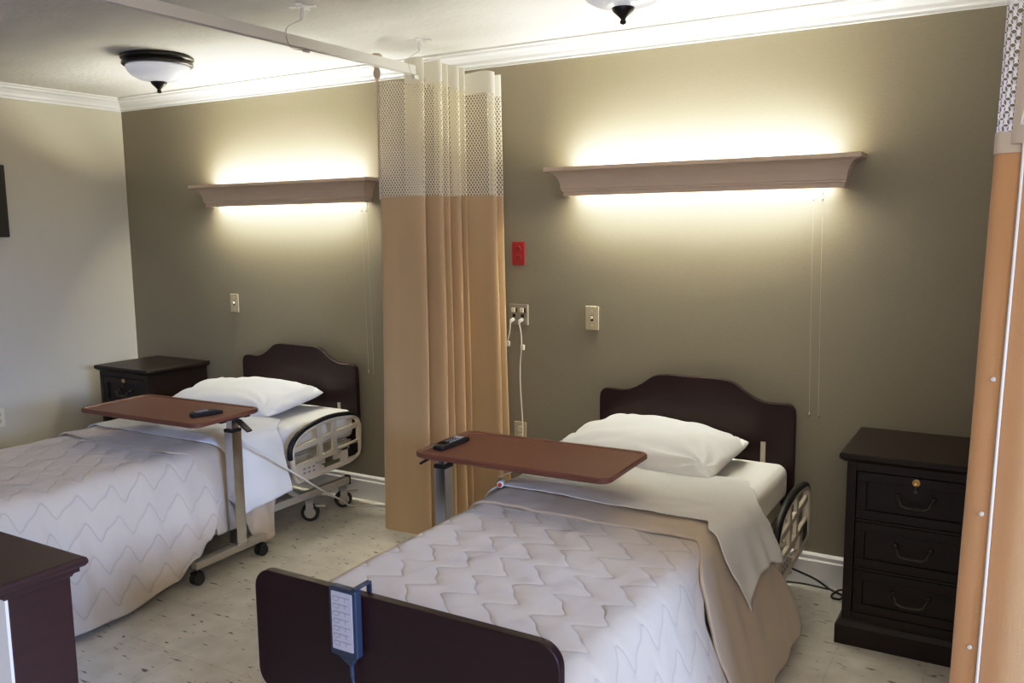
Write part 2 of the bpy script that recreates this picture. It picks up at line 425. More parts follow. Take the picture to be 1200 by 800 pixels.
bed = make_bed(XN, 'bed with dark scalloped headboard and a slate hand control hung on its footboard')
bed2 = dup(bed, (XF, 0, 0), label='bed with dark scalloped headboard and beige side rail, nearer the cream wall')

for c in bed2.children:
    if c.name.startswith('headboard_bracket'): c.location.z -= .055
for c in bed.children:
    if c.name.startswith('side_rail'): c.location = (.016, .02, -.058)

def mattress(x, label):
    bm = bmesh.new(); prism(bm, rrect(x+.022, x+.908, .401, .562, .045, 6), 'y', -2.262, -.098)
    for f in bm.faces: f.smooth = True
    return tag(obj('mattress', bm, 'mattress', bevel=.02, seg=4), label, 'mattress')
mattress(XN, 'mattress in white fitted sheet bare beside the bed rail near the lockable nightstand')
mattress(XF, 'mattress in white fitted sheet showing behind the arched beige side rail by the curtain')

def quilt_h(u, v):
    th = 2*PI*v/QL
    w = u-QA*math.sin(th+QS*math.sin(th))
    return abs(math.sin(PI*w/QP))**.45*.0+.5

def drape(x0, zt, r, dR, dL, ylo, yhi, hemR, hemL, lift, nu, nt_, quilt=0, wr=.004, fold=0, seed=0, half=.466, wave=0):
    """cloth laid over the mattress. u runs across the bed, t along it. ylo/yhi(d): its two edges, d = 0 on top, 1 at the right hem.
    hemR(t) / hemL: height of the hem; dR / dL: outward lean of the hanging cloth (radians)"""
    xc = x0+W/2; rows = []; uvs = []
    fl = half-r
    def section(s, side, off):
        d = dR if side > 0 else dL
        am = PI/2-d; arc = (r+off)*am
        if s <= fl: return fl and s, zt+off, (0, 1)
        if s <= fl+arc:
            a = (s-fl)/(r+off); return fl+(r+off)*math.sin(a), zt-r+(r+off)*math.cos(a), (math.sin(a), math.cos(a))
        l = s-fl-arc; a = am
        return fl+(r+off)*math.sin(a)+l*math.sin(d), zt-r+(r+off)*math.cos(a)-l*math.cos(d), (math.cos(d), math.sin(d))
    def smax(hem, side):
        d = dR if side > 0 else dL
        am = PI/2-d; za = zt-r+(r+lift)*math.cos(am)
        return fl+(r+lift)*am+max(0, (za-hem)/math.cos(d))
    for i in range(nt_+1):
        t = i/nt_; row = []; uvr = []
        sR, sL = smax(hemR(t), 1), smax(hemL, -1)
        for j in range(nu+1):
            S_ = -sL+(sR+sL)*j/nu; side = 1 if S_ > 0 else -1; s = abs(S_)
            px, pz, nn = section(s, side, lift)
            d = max(0, min(1, (s-fl)/(sR-fl))) if side > 0 else 0
            a, b = ylo(d), yhi(d)
            y = a+(b-a)*t
            drop = max(0, zt-r*.5-pz)
            h = 0
            if quilt: h += quilt*quilt_h(S_, y)-quilt
            h += wr*noise.noise(Vector((S_*5+seed, y*5, seed)))+wr*.5*noise.noise(Vector((S_*14+seed, y*14, seed+3)))
            if wave: h += wave*min(1, drop/.25)*math.sin(2*PI*y/.17+S_*3+1.3*math.sin(y*9+seed))*(.6+.4*math.sin(y*5))
            if fold: h += fold*math.exp(-min(t, 1-t)*min(t, 1-t)*900)
            row.append((xc+side*(px+nn[0]*h), y, pz+nn[1]*h)); uvr.append((S_, y))
        rows.append(row); uvs.append(uvr)
    return grid(rows, uvs)
def sm(a, b, x):
    x = max(0, min(1, (x-a)/(b-a))); return x*x*(3-2*x)
ZT = .567
lerp = lambda a, b, t: a+(b-a)*t
def pw(pts):
    def f(t):
        for (a, va), (b, vb) in zip(pts, pts[1:]):
            if t <= b: return va+(vb-va)*sm(a, b, t)
        return pts[-1][1]
    return f
# the bed with the call button
D18 = math.radians(17.5)
q1 = obj('bedspread', drape(XN, ZT, .065, D18, .10, lambda d: -2.258, pw([(0, -1.17), (.15, -1.36), (.4, -1.44), (1, -1.37)]), lambda t: .055, .12, .012, 190, 170, quilt=.0028, wr=.006, seed=1), 'quilt', solid=.006)
tag(q1, 'beige quilted bedspread behind the dark footboard with the hand control', 'bedspread')
q1b = obj('turned_back_end', drape(XN, ZT, .065, D18, .05, pw([(0, -1.235), (.2, -1.40), (.5, -1.425), (1, -1.36)]), pw([(0, -.80), (.3, -.74), (1, -.60)]), lambda t: .05+.02*t, .20, .021, 150, 60, quilt=.002, wr=.008, seed=5, wave=.007), 'quilt_back', q1, solid=.010)
s1 = obj('flat_sheet', drape(XN, ZT, .065, math.radians(19), .05, pw([(0, -1.09), (.1, -1.17), (.35, -1.22), (1, -1.13)]), pw([(0, -.575), (.1, -.66), (.3, -.73), (.6, -.70), (1, -.665)]), pw([(0, .335), (.3, .39), (.65, .39), (.9, .355), (1, .35)]), .36, .042, 130, 60, wr=.007, seed=8, wave=.010), 'sheet', solid=.003)
tag(s1, 'white flat sheet folded across the bed beside the dark lockable nightstand, pointed corner hanging', 'sheet')
# the bed by the cream wall
q2 = obj('bedspread', drape(XF, ZT, .085, math.radians(18), .10, lambda d: -2.258, pw([(0, -1.25), (.25, -1.20), (1, -1.14)]), pw([(0, .03), (.45, .03), (.68, .07), (.80, .13), (.88, .18), (1, .33)]), .12, .012, 190, 170, quilt=.0028, wr=.008, seed=11, wave=.012), 'quilt', solid=.006)
tag(q2, 'quilted bedspread with rounded rising hem, beside the dark cabinet corner', 'bedspread')
q2b = obj('turned_back_end', drape(XF, ZT, .085, math.radians(9), .05, pw([(0, -1.33), (.2, -1.24), (1, -1.20)]), pw([(0, -.78), (.3, -.74), (1, -.845)]), lambda t: .175-.115*sm(.5, .72, t), .20, .022, 150, 60, quilt=.002, wr=.010, seed=15, wave=.010), 'quilt_back', q2, solid=.008)
s2 = obj('flat_sheet', drape(XF, ZT, .075, math.radians(12), .05, pw([(0, -1.16), (.3, -1.08), (1, -1.04)]), pw([(0, -.62), (.2, -.71), (1, -.715)]), lambda t: .235+.03*t, .36, .036, 130, 60, wr=.008, seed=18, wave=.008), 'sheet', solid=.003)
tag(s2, 'white flat sheet hanging straight down between the chrome table post and beige side rail', 'sheet')

def pillow(loc, a, b, h, rz, tilt, label, seed):
    n = 64; top = []; bot = []
    for i in range(n+1):
        v = math.sin((2*i/n-1)*PI/2); rt = []; rb = []
        for j in range(n+1):
            u = math.sin((2*j/n-1)*PI/2)
            x = a*u*(1-.05*(1-v*v)-.05*v**4); y = b*v*(1-.07*(1-u*u)-.05*u**4)
            e = max(0, (1-abs(u)**2.4))**.50*max(0, (1-abs(v)**2.4))**.50
            edge = min(1, e*3)
            w = .020*noise.noise(Vector((u*1.6+seed, v*1.6, seed)))+.008*noise.noise(Vector((u*5+seed, v*3, seed)))
            fx, fy = u-.9*math.copysign(1, u), v-.9*math.copysign(1, v); an = math.atan2(fy, fx); rd = math.hypot(fx, fy)
            w += .010*math.sin(11*an+3*noise.noise(Vector((u*2, v*2, seed+7))))*math.exp(-rd*rd*2.2)
            w += .008*(1-abs(2*noise.noise(Vector((u*2.2+v+seed, v*1.2-u, seed+4)))))*abs(u)
            rt.append((x, y, h*.72*e+w*edge*1.0)); rb.append((x, y, -h*.28*e**.7))
        top.append(rt); bot.append(rb)
    bm = grid(top); g2 = grid(bot)
    me = bpy.data.meshes.new('tmp'); g2.to_mesh(me); g2.free(); bm.from_mesh(me); bpy.data.meshes.remove(me)
    bmesh.ops.remove_doubles(bm, verts=bm.verts, dist=.0008)
    o = obj('pillow', bm, 'pillow', smooth=True)
    o.location = loc; o.rotation_euler = (tilt, 0, rz)
    return tag(o, label, 'pillow')
pillow((-.845, -.372, .632), .385, .262, .150, math.radians(-2), math.radians(4), 'plump white pillow behind the brown table with the silver-topped remote', 2.3)
pillow((-3.33, -.418, .630), .40, .270, .150, math.radians(8), math.radians(4), 'plump white pillow beside the dark nightstand standing in the wall corner', 6.1)

# hand control on the footboard
hc = thing('hand_control', 'slate blue bed hand control hooked over the dark footboard', 'hand control', (-.878, -2.300, .70))
k = bmesh.new(); prism(k, rrect(-.046, .042, -.160, .020, .008, 4), 'y', -.028, -.004)
obj('case', k, 'slate', hc, bevel=.004)
obj('hook', B((.028, .043, -.026, .036, .0205, .0265), (.028, .043, .031, .036, -.012, .0205)), 'slate', hc, bevel=.002)
obj('cord_boot', PR([(-.030, -.160), (.030, -.160), (.020, -.182), (.006, -.182)], 'y', -.024, -.008), 'slate', hc, bevel=.003)
pn = obj('button_panel', PR(rrect(-.036, .031, -.142, .010, .003, 3), 'y', -.0295, -.0275), 'membrane', hc)
rows = []
for r_ in range(7):
    zz = -.002-.0195*r_
    rows += [(-.030, .024-.006*(r_ % 2), -.0302, -.0294, zz-.0018, zz), (-.030, -.0285, -.0302, -.0294, zz-.011, zz-.0018), (-.012, -.0105, -.0302, -.0294, zz-.011, zz-.0018), (.008, .0095, -.0302, -.0294, zz-.011, zz-.0018), (-.026, -.015, -.0302, -.0294, zz-.0125, zz-.011)]
tag(obj('button_print', B(*rows), 'print', pn), kind='stuff')
obj('cord', T((smooth_path([(.012, -.016, -.180), (.014, -.017, -.21), (.024, -.018, -.27), (.030, -.010, -.36), (.034, .004, -.48), (.036, .05, -.60), (.036, .20, -.64)], 8), [.006]*9+[.0042]*40, 8)), 'slate', hc, smooth=True)

# call button lying on the turned-down sheet
cb = thing('call_button', 'white nurse call button with a red tip lying on the bedding', 'call button', (-1.165, -1.10, .622))
mt = Matrix.Rotation(math.radians(-28), 4, 'Z')
k = bmesh.new(); lathe(k, [(0, -.030), (.006, -.030), (.013, -.022), (.014, .018), (.012, .024), (0, .024)], (0, 0, 0), 16, 'y'); bmesh.ops.transform(k, matrix=Matrix.Rotation(PI+.9, 4, 'Z') @ mt, verts=k.verts)
obj('body', k, 'cord_white', cb, smooth=True)
k = bmesh.new(); lathe(k, [(0, .0235), (.008, .0235), (.007, .029), (0, .030)], (0, 0, 0), 14, 'y'); bmesh.ops.transform(k, matrix=Matrix.Rotation(PI+.9, 4, 'Z') @ mt, verts=k.verts)
obj('push_button', k, 'call_red', cb, smooth=True)
obj('cord', T((smooth_path([(-.014, .028, .0), (-.045, .07, .004), (-.03, .16, .006), (-.05, .28, .004), (-.10, .40, .002)], 8), .0028, 6)), 'cord_white', cb, smooth=True)

# ---------------------------------------------------------------- overbed tables
TZ = .752
def make_table(loc, rz, label):
    t = thing('overbed_table', label, 'table', loc, rz)
    LX, LY = .815, .407
    bm = bmesh.new()
    o = rrect(0, LX, 0, LY, .045, 8); i_ = rrect(.016, LX-.016, .016, LY-.016, .032, 8)
    def ring(p, z): return [bm.verts.new((x, y, z)) for x, y in p]
    i2 = rrect(.022, LX-.022, .022, LY-.022, .028, 8); o2 = rrect(.010, LX-.010, .010, LY-.010, .038, 8); o1 = rrect(.004, LX-.004, .004, LY-.004, .042, 8)
    rs = [ring(o2, TZ-.024), ring(o, TZ-.017), ring(o, TZ-.005), ring(o1, TZ), ring(i_, TZ), ring(i2, TZ-.005)]
    for a, b in zip(rs, rs[1:]):
        n = len(a)
        for k in range(n): bm.faces.new((a[k], a[(k+1) % n], b[(k+1) % n], b[k]))
    bm.faces.new(rs[0][::-1]); bm.faces.new(rs[-1])
    obj('table_top', bm, 'top', t)
    px, py = .045, .150
    c = obj('outer_post', B((px-.026, px+.026, py-.030, py+.030, .10, .672)), 'chrome', t, bevel=.003)
    obj('collar', B((px-.027, px+.027, py-.031, py+.031, .660, .676)), 'black', c, bevel=.003)
    obj('inner_post', B((px-.018, px+.018, py-.022, py+.022, .60, TZ-.028)), 'chrome', t, bevel=.002)
    obj('mounting_plate', B((.02, .40, .06, .09, TZ-.034, TZ-.0245), (.02, .40, .21, .24, TZ-.034, TZ-.0245), (.02, .10, .06, .24, TZ-.030, TZ-.0246)), 'black', t)
    k = bmesh.new(); prism(k, [(px-.094, TZ-.088), (px-.098, TZ-.080), (px-.03, TZ-.036), (px+.0, TZ-.0345), (px+.0, TZ-.046), (px-.03, TZ-.050)], 'y', .120, .152)
    obj('release_lever', k, 'black', t, bevel=.002)
    bx = px+.0
    obj('base', B((bx-.020, bx+.020, -.015, .425, .078, .112), (bx+.02, .62, .002, .038, .078, .106), (bx+.02, .62, .372, .408, .078, .106), (px-.028, px+.028, py-.034, py+.034, .112, .118)), 'base', t, bevel=.003)
    for cx, cy in ((bx+.004, .004), (bx+.004, .406), (.60, .02), (.60, .39)):
        k = bmesh.new()
        for o_ in (-.013, .013): lathe(k, [(.01, -.009+o_), (.026, -.009+o_), (.029, -.005+o_), (.029, .005+o_), (.026, .009+o_), (.01, .009+o_)], (cx, cy, .029), 20, 'x')
        box(k, cx-.020, cx+.020, cy-.02, cy+.02, .044, .060); tube(k, [(cx, cy, .055), (cx, cy, .079)], .008, 8)
        obj('caster', k, 'rubber', t)
    return t
R = math.radians
t1 = make_table((-1.453, -1.282, 0), R(1.35), 'brown laminate overbed table in front of the tan curtain, remote near its corner')
a = R(2.1)
oc = Vector((-3.4055+.815*math.cos(a)-.407*math.sin(a), -1.3856+.815*math.sin(a)+.407*math.cos(a), 0))
t2 = dup(t1, oc, a+PI, 'brown laminate overbed table on a tall bare chrome post, beside the nightstand in the corner')

def remote(p, q_, z, label, pale):
    p, q_ = Vector(p), Vector(q_); d = q_-p
    t = thing('remote_control', label, 'remote control', (*((p+q_)/2), z), math.atan2(d.y, d.x)-PI/2)
    L2, w = d.length/2, .024
    k = bmesh.new(); prism(k, [(-L2, .0), (-L2, .014), (-L2+.012, .021), (L2-.03, .021), (L2, .014), (L2, 0)], 'x', -w, w)
    obj('case', k, 'black', t, bevel=.005)
    if pale: obj('face_plate', B((-w+.006, w-.006, -L2+.06, L2-.035, .0205, .0225)), 'keys', t, bevel=.001)
    ks = [(-.0155+.012*i, -.0085+.012*i, -L2+.024+.016*j, -L2+.030+.016*j, .0215, .0245 if pale else .0235) for i in range(3) for j in range(int((2*L2-.075)/.016))]
    obj('keypad', B(*ks), 'black' if pale else 'keys', t)
remote((-1.385, -1.205), (-1.388, -1.01), TZ-.0048, 'black remote with a silvery face on the brown table by the tan curtain', True)
remote((-2.745, -1.250), (-2.710, -1.108), TZ-.0048, 'slim black remote on the brown table with the chrome post', False)

# ---------------------------------------------------------------- nightstands
def make_stand(loc, label):
    t = thing('nightstand', label, 'nightstand', loc)
    w, d, h = .529, .478, .7496        # the top; origin at its front left corner
    k = bmesh.new()
    lo = [(0.008, 0.008), (w-.008, .008), (w-.008, d), (.008, d)]
    zs = [(.016, h-.034), (.010, h-.028), (.004, h-.024), (0, h-.018), (0, h-.006), (.004, h)]
    rings = [[k.verts.new(p+(z,)) for p in ((i, i), (w-i, i), (w-i, d), (i, d))] for i, z in zs]
    for A, B_ in zip(rings, rings[1:]):
        for m_ in range(4): k.faces.new((A[m_], A[(m_+1) % 4], B_[(m_+1) % 4], B_[m_]))
    k.faces.new(rings[0][::-1]); k.faces.new(rings[-1])
    obj('top', k, 'black_wood', t)
    x0, x1, y0 = .026, w-.026, .020
    obj('carcass', B((x0, x0+.034, y0, d-.004, .09, h-.034), (x1-.034, x1, y0, d-.004, .09, h-.034), (x0+.034, x1-.034, y0+.03, d-.006, .09, h-.034),
                     (x0+.034, x1-.034, y0, y0+.03, h-.066, h-.034), (x0+.034, x1-.034, y0, y0+.03, .09, .128), (x0+.034, x1-.034, y0+.003, y0+.03, .488, .498), (x0+.034, x1-.034, y0+.003, y0+.03, .298, .308)), 'black_wood', t, bevel=.002)
    k = bmesh.new()
    pz = [(-.006, .0), (-.006, .075), (.004, .092), (.012, .098)]
    rings = [[k.verts.new(p+(z,)) for p in ((x0+i-.014, y0+i-.014), (x1-i+.014, y0+i-.014), (x1-i+.014, d-.004), (x0+i-.014, d-.004))] for i, z in pz]
    for A, B_ in zip(rings, rings[1:]):
        for m_ in range(4): k.faces.new((A[m_], A[(m_+1) % 4], B_[(m_+1) % 4], B_[m_]))
    k.faces.new(rings[0][::-1]); k.faces.new(rings[-1])
    obj('plinth', k, 'black_wood', t)
    for n_, (za, zb) in enumerate(((.500, .680), (.310, .486), (.130, .296))):
        xa, xb = x0+.037, x1-.037; k = bmesh.new()
        yf = y0+.002; fr = .034
        # frame-and-panel front
        box(k, xa, xb, yf, y0+.028, za, za+fr); box(k, xa, xb, yf, y0+.028, zb-fr, zb)
        box(k, xa, xa+fr, yf, y0+.028, za+fr, zb-fr); box(k, xb-fr, xb, yf, y0+.028, za+fr, zb-fr)
        box(k, xa+fr, xb-fr, yf+.009, y0+.028, za+fr, zb-fr)
        dr = obj('drawer', k, 'black_wood', t, bevel=.002)
        cx, cz = w/2, (za+zb)/2+(.004 if n_ == 0 else .005)
        hp = [(cx-.060, yf, cz+.010), (cx-.060, yf-.014, cz+.010), (cx-.050, yf-.022, cz-.002), (cx-.046, yf-.024, cz-.014), (cx-.030, yf-.026, cz-.021), (cx, yf-.026, cz-.023)]
        hp = hp+[(2*cx-x, y, z) for x, y, z in hp[-2::-1]]
        k = T((smooth_path(hp, 5), .0042, 8))
        for sx in (-1, 1): lathe(k, [(0, yf-.004), (.009, yf-.004), (.010, yf+.010)], (cx+sx*.060, 0, cz+.010), 14, 'y')
        for e in range(9): lathe(k, [(.004, -.002), (.0056, 0), (.004, .002)], (cx-.028+.007*e, yf-.026, cz-.0225), 10, 'x')
        obj('handle', k, 'pewter', dr, smooth=True)
        if n_ == 0:
            lk = obj('lock', LT([(0, yf-.005), (.008, yf-.005), (.009, yf-.006), (.013, yf-.006), (.0145, yf-.003), (.0145, yf+.004)], (cx, 0, zb-.016), 20, 'y'), 'brass', dr, smooth=True)
            k = B((cx-.0015, cx+.0015, yf-.012, yf-.004, zb-.052, zb-.022)); lathe(k, [(.003, -.0015), (.007, -.0015), (.007, .0015), (.003, .0015)], (cx, yf-.010, zb-.048), 12, 'y')
            obj('key', k, 'pewter', dr)
    return t
n1 = make_stand((-.027, -.523, 0), 'dark three-drawer nightstand with a brass lock beside the orange curtain')
n2 = dup(n1, (-4.603, -.493, 0), 0, 'dark nightstand in the corner where the cream and khaki walls meet')

# ---------------------------------------------------------------- low cabinet, its corner in the frame
cab = thing('low_cabinet', 'dark cherry cabinet with an overhanging top, its corner before the rounded quilt hem', 'cabinet', (-1.568, -2.547, 0))
k = bmesh.new()
prof = [(.030, -.052), (.026, -.044), (.016, -.040), (.016, -.030), (.006, -.026), (0, -.018), (0, -.010), (.003, -.003), (.008, 0)]
rings = [[k.verts.new((x, y, .75+z)) for x, y in ((-i, -i), (-i, -.238+i), (-.86+i, -.238+i), (-.86+i, -i))] for i, z in prof]
for A, B_ in zip(rings, rings[1:]):
    for m_ in range(4): k.faces.new((A[m_], A[(m_+1) % 4], B_[(m_+1) % 4], B_[m_]))
k.faces.new(rings[0][::-1]); k.faces.new(rings[-1])
obj('top', k, 'cherry', cab)
obj('body', B((-.83, -.032, -.198, -.034, .0, .70)), 'cherry', cab, bevel=.002)
obj('pale_panel', B((-.83, -.034, -.206, -.1985, .02, .697)), 'panel_white', cab)

# ---------------------------------------------------------------- ceiling lights
def dome(x, y, label):
    t = thing('ceiling_light', label, 'ceiling light', (x, y, HC))
    r = .178
    obj('canopy_ring', LT([(0, -.0005), (r-.012, -.0005), (r, -.008), (r, -.020), (r-.010, -.026), (r-.014, -.033), (r-.004, -.037), (r-.004, -.048), (r-.016, -.052), (0, -.052)], seg=48), 'bronze', t, smooth=False, bevel=.001)
    pf = [(r-.022, -.0525)]
    for k_ in range(1, 13):
        a_ = k_/13*PI/2; pf.append(((r-.022)*math.cos(a_)**.85, -.0525-.078*math.sin(a_)))
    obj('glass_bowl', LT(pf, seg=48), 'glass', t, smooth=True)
    obj('finial', LT([(0, -.112), (.036, -.120), (.041, -.128), (.037, -.140), (.024, -.152), (.013, -.162), (.008, -.168), (.012, -.175), (.011, -.182), (0, -.187)], seg=24), 'bronze', t, smooth=True)
    return t
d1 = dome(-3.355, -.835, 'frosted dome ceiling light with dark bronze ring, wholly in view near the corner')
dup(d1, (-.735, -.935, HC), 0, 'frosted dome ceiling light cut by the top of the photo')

# ---------------------------------------------------------------- curtain track and hangers
TX, TZ0, TZ1 = -2.02, 2.322, 2.364
tr = thing('curtain_track', 'white suspended curtain track running across the room under the ceiling', 'curtain track', (TX, 0, TZ1))
obj('rail', B((-.018, -.004, -4.2, -.452, -.042, 0), (.004, .018, -4.2, -.452, -.042, 0), (-.004, .004, -4.2, -.452, -.010, 0), (-.010, .010, -.452, -.020, -.060, -.042)), 'track', tr, bevel=.002)
obj('wall_bracket', B((-.03, .03, -.020, -.0005, -.075, -.030)), 'white', tr, bevel=.003)
def hanger(y, label, s=1):
    t = thing('ceiling_hanger', label, 'hanger', (TX, y, HC), 0, 'ceiling hangers holding the curtain track')
    k = bmesh.new()
    for a_ in (0, 1): box(k, -.055, .055, -.012, .012, -.0045, -.0005, Matrix.Rotation(a_*PI/2+.4, 4, 'Z'))
    lathe(k, [(0, -.008), (.022, -.008), (.026, -.0045), (.026, -.001)], seg=20)
    obj('plate', k, 'white', t)
    obj('stem', LT([(0, -.052), (.006, -.052), (.010, -.046), (.010, -.030), (.007, -.026), (.007, -.008)], seg=14), 'white', t, smooth=True)
    obj('wire', T((smooth_path([(0, 0, -.050), (0, -.03, -.066), (.0, -.09, -.10), (.024, -.118, -.150), (.026, -.10, -.178), (0, -.05, -.176), (0, 0, -.172)], 6), .0016, 6)), 'hub', t, smooth=True)
    obj('clip', LT([(0, -.02), (.005, -.018), (.006, 0), (.003, .02), (0, .022)], (0, .012, -.174), 10, 'y'), 'hub', t, smooth=True)
    return t
h1 = hanger(-1.177, 'white ceiling plate and wire hanger standing alone above the curtain track')
dup(h1, (TX+.01, -.405, HC), 0, 'white ceiling plate and wire hanger right above the bunched tan curtain')
dk = obj('ceiling_plate', LT([(0, -.012), (.018, -.012), (.030, -.006), (.034, -.0005)], (-2.559, -1.358, HC), 20), 'ceiling', smooth=True)
tag(dk, 'faint round plate on the ceiling between track and dome light', 'ceiling plate')

# ---------------------------------------------------------------- curtains
def curtain_sheet(plan, zb, zt, nz, u0=0, top=None, flare=0, seed=0, hem=None, n=6, wob=.004):
    P = smooth_path([(x, y, 0) for x, y in plan], n); L_ = [0]
    for a_, b_ in zip(P, P[1:]): L_.append(L_[-1]+(b_-a_).length)
    cx = sum(p.x for p in P)/len(P); cy = sum(p.y for p in P)/len(P)
    rows = []; uvs = []
    for i in range(nz+1):
        f = i/nz; row = []; uvr = []
        for p, l in zip(P, L_):
            z1 = zt(p, l/L_[-1]) if callable(zt) else zt
            z0_ = zb(p, l/L_[-1]) if callable(zb) else zb
            z = z0_+(z1-z0_)*f
            g = 1+flare*(1.76-z)
            dx = wob*noise.noise(Vector((l*3+seed, z*1.5, seed))); dy = wob*noise.noise(Vector((l*3+seed, z*1.5, seed+9)))
            row.append((cx+(p.x-cx)*g+dx, cy+(p.y-cy)*g+dy, z)); uvr.append((l, z))
        rows.append(row); uvs.append(uvr)
    return grid(rows, uvs)
PLAN = [(-2.262, -.415), (-2.235, -.438), (-2.12, -.432), (-2.02, -.428), (-1.992, -.412), (-2.03, -.392), (-2.12, -.388), (-2.13, -.372), (-2.03, -.368), (-1.945, -.368), (-1.925, -.352), (-1.96, -.338), (-1.99, -.330), (-1.96, -.322),
        (-1.918, -.314), (-1.935, -.298), (-1.99, -.292), (-1.97, -.280), (-1.900, -.276), (-1.885, -.262), (-1.92, -.250), (-1.955, -.245), (-1.93, -.236), (-1.874, -.230), (-1.90, -.212), (-1.94, -.200), (-1.90, -.180), (-1.83, -.168), (-1.765, -.165), (-1.748, -.148), (-1.79, -.122), (-1.82, -.105), (-1.79, -.09), (-1.757, -.075), (-1.775, -.052)]
def htop(p, f): return 2.405-.062*sm(-.44, -.06, p.y)+.006*math.sin(40*f)
c1 = thing('privacy_curtain', 'bunched tan privacy curtain with ivory netting top hanging between the two beds', 'curtain', (0, 0, 0))
obj('cloth', curtain_sheet(PLAN, .045, 1.76, 40, flare=.05, seed=1), 'curtain', c1)
obj('netting', curtain_sheet(PLAN, 1.755, lambda p, f: htop(p, f)-.100, 20, flare=.05, seed=1), 'net', c1)
PLH = [(-2.095, -.4315), (-2.06, -.430)]+PLAN[3:]
obj('header_tape', curtain_sheet(PLH, lambda p, f: htop(p, f)-.104, htop, 4, flare=.05, seed=1), 'header', c1)
obj('hem_strap', T((smooth_path([(-2.235, -.455, 2.33), (-2.238, -.452, 2.20), (-2.246, -.445, 1.95), (-2.252, -.436, 1.745)], 8), .006, 6)), 'band', c1, smooth=True)
obj('tied_corner', LT([(0, 0), (.012, .004), (.020, .03), (.013, .055), (.022, .075), (.030, .112), (.018, .122), (0, .120)], (-2.235, -.455, 2.32), 14), 'band', c1, smooth=True)
rg = bmesh.new()
for i in range(8): obj('carrier_hook', T(([(TX, -.08-.045*i, 2.275), (TX, -.08-.045*i, 2.303)], .004, 6)), 'white', c1)

# orange curtain close to the camera, its folded edge towards the beds
c2 = thing('privacy_curtain', 'orange-tan privacy curtain edged with white piping beside the lockable nightstand', 'curtain', (0, 0, 0))
PL2 = [(.525, -1.735), (.48, -1.722), (.455, -1.735), (.462, -1.752), (.488, -1.760), (.515, -1.764)]
PL3 = [(.508, -1.772), (.56, -1.790), (.63, -1.785), (.72, -1.755), (.82, -1.775), (.92, -1.83), (1.03, -1.80), (1.13, -1.76), (1.25, -1.80), (1.38, -1.85), (1.52, -1.80), (1.66, -1.77), (1.80, -1.82), (1.94, -1.84), (2.08, -1.79), (2.22, -1.77), (2.36, -1.81), (2.50, -1.80)]
ZS = 1.772
def lean(bm):
    for v in bm.verts: v.co.x += (v.co.z-1.3)*.022
    return bm
obj('folded_edge', lean(curtain_sheet(PL2, .04, ZS-.025, 30, seed=21, wob=.003)), 'curtain_lit', c2)
obj('cloth', lean(curtain_sheet(PL3, .04, ZS+.010, 30, seed=25, wob=.003)), 'curtain_lit', c2)
obj('netting', lean(curtain_sheet(PL2, ZS+.012, 2.33, 16, seed=21, wob=.003)), 'net_near', c2)
obj('netting', lean(curtain_sheet(PL3, ZS+.01, 2.33, 16, seed=25, wob=.003)), 'net_near', c2)
obj('binding_tape', lean(curtain_sheet([(x-.002, y-.003) for x, y in PL2], ZS-.028, ZS+.016, 2, seed=21, wob=.003)), 'band', c2)
obj('edge_tape', lean(curtain_sheet([(.486, -1.768), (.497, -1.776), (.510, -1.782)], ZS-.01, 2.33, 16, seed=25, wob=.003)), 'band', c2)
pp = bmesh.new(); tube(pp, smooth_path([(.508, -1.778, .04), (.509, -1.780, .7), (.5075, -1.779, 1.2), (.508, -1.780, 1.78), (.500, -1.782, 1.80), (.512, -1.786, 1.82), (.522, -1.784, 2.0), (.522, -1.784, 2.33)], 8), .0032, 8)
obj('white_piping', lean(pp), 'cord_white', c2, smooth=True)
for z in (1.266, .965, .653): obj('snap', lean(LT([(0, -.004), (.004, -.0035), (.0055, 0), (.0055, .003)], (.489, -1.764, z), 14, 'y')), 'cord_white', c2, smooth=True)
tr2 = thing('curtain_track', 'white suspended curtain track above the orange curtain', 'curtain track', (0, 0, 0))
obj('rail', B((.42, 2.58, -1.785, -1.755, 2.335, 2.375)), 'white', tr2, bevel=.002)
obj('wall_bracket', B((2.56, 2.5995, -1.80, -1.74, 2.325, 2.385)), 'white', tr2, bevel=.002)

# ---------------------------------------------------------------- wall plates
def plate(name, label, cat, x0, x1, z0_, z1, m):
    t = thing(name, label, cat, ((x0+x1)/2, 0, (z0_+z1)/2))
    w, h = (x1-x0)/2, (z1-z0_)/2
    obj('plate', PR(rrect(-w, w, -h, h, .004, 3), 'y', -.007, -.0005), m, t, bevel=.0025)
    return t, w, h
def switch(x0, x1, z0_, z1, label):
    t, w, h = plate('light_switch', label, 'light switch', x0, x1, z0_, z1, 'almond')
    k = B((-.005, .005, -.0175, -.006, -.004, .010)); obj('toggle', k, 'ivory', t, bevel=.002)
    obj('switch_slot', B((-.007, .007, -.0082, -.0065, -.014, .014)), 'slot', t)
    for z in (-.036, .036): obj('screw', LT([(0, -.0085), (.003, -.008), (.0035, -.0065)], (0, 0, z), 10, 'y'), 'ivory', t)
switch(-1.330, -1.259, 1.092, 1.210, 'almond toggle switch on the wall above the call-button bed')
switch(-3.856, -3.784, 1.080, 1.197, 'almond toggle switch on the wall near the cream wall corner')
t, w, h = plate('red_outlet', 'red emergency outlet plate on the khaki wall beside the curtain', 'outlet', -1.749, -1.675, 1.407, 1.527, 'red')
for z in (-.022, .022):
    o = obj('socket', LT([(0, -.0088), (.0150, -.0088), (.0165, -.0065)], (0, 0, z), 20, 'y'), 'dark_red', t)
    obj('socket_slot', B((-.007, -.005, -.0094, -.0085, z-.002, z+.007), (.005, .007, -.0094, -.0085, z-.002, z+.006)), 'slot', o)
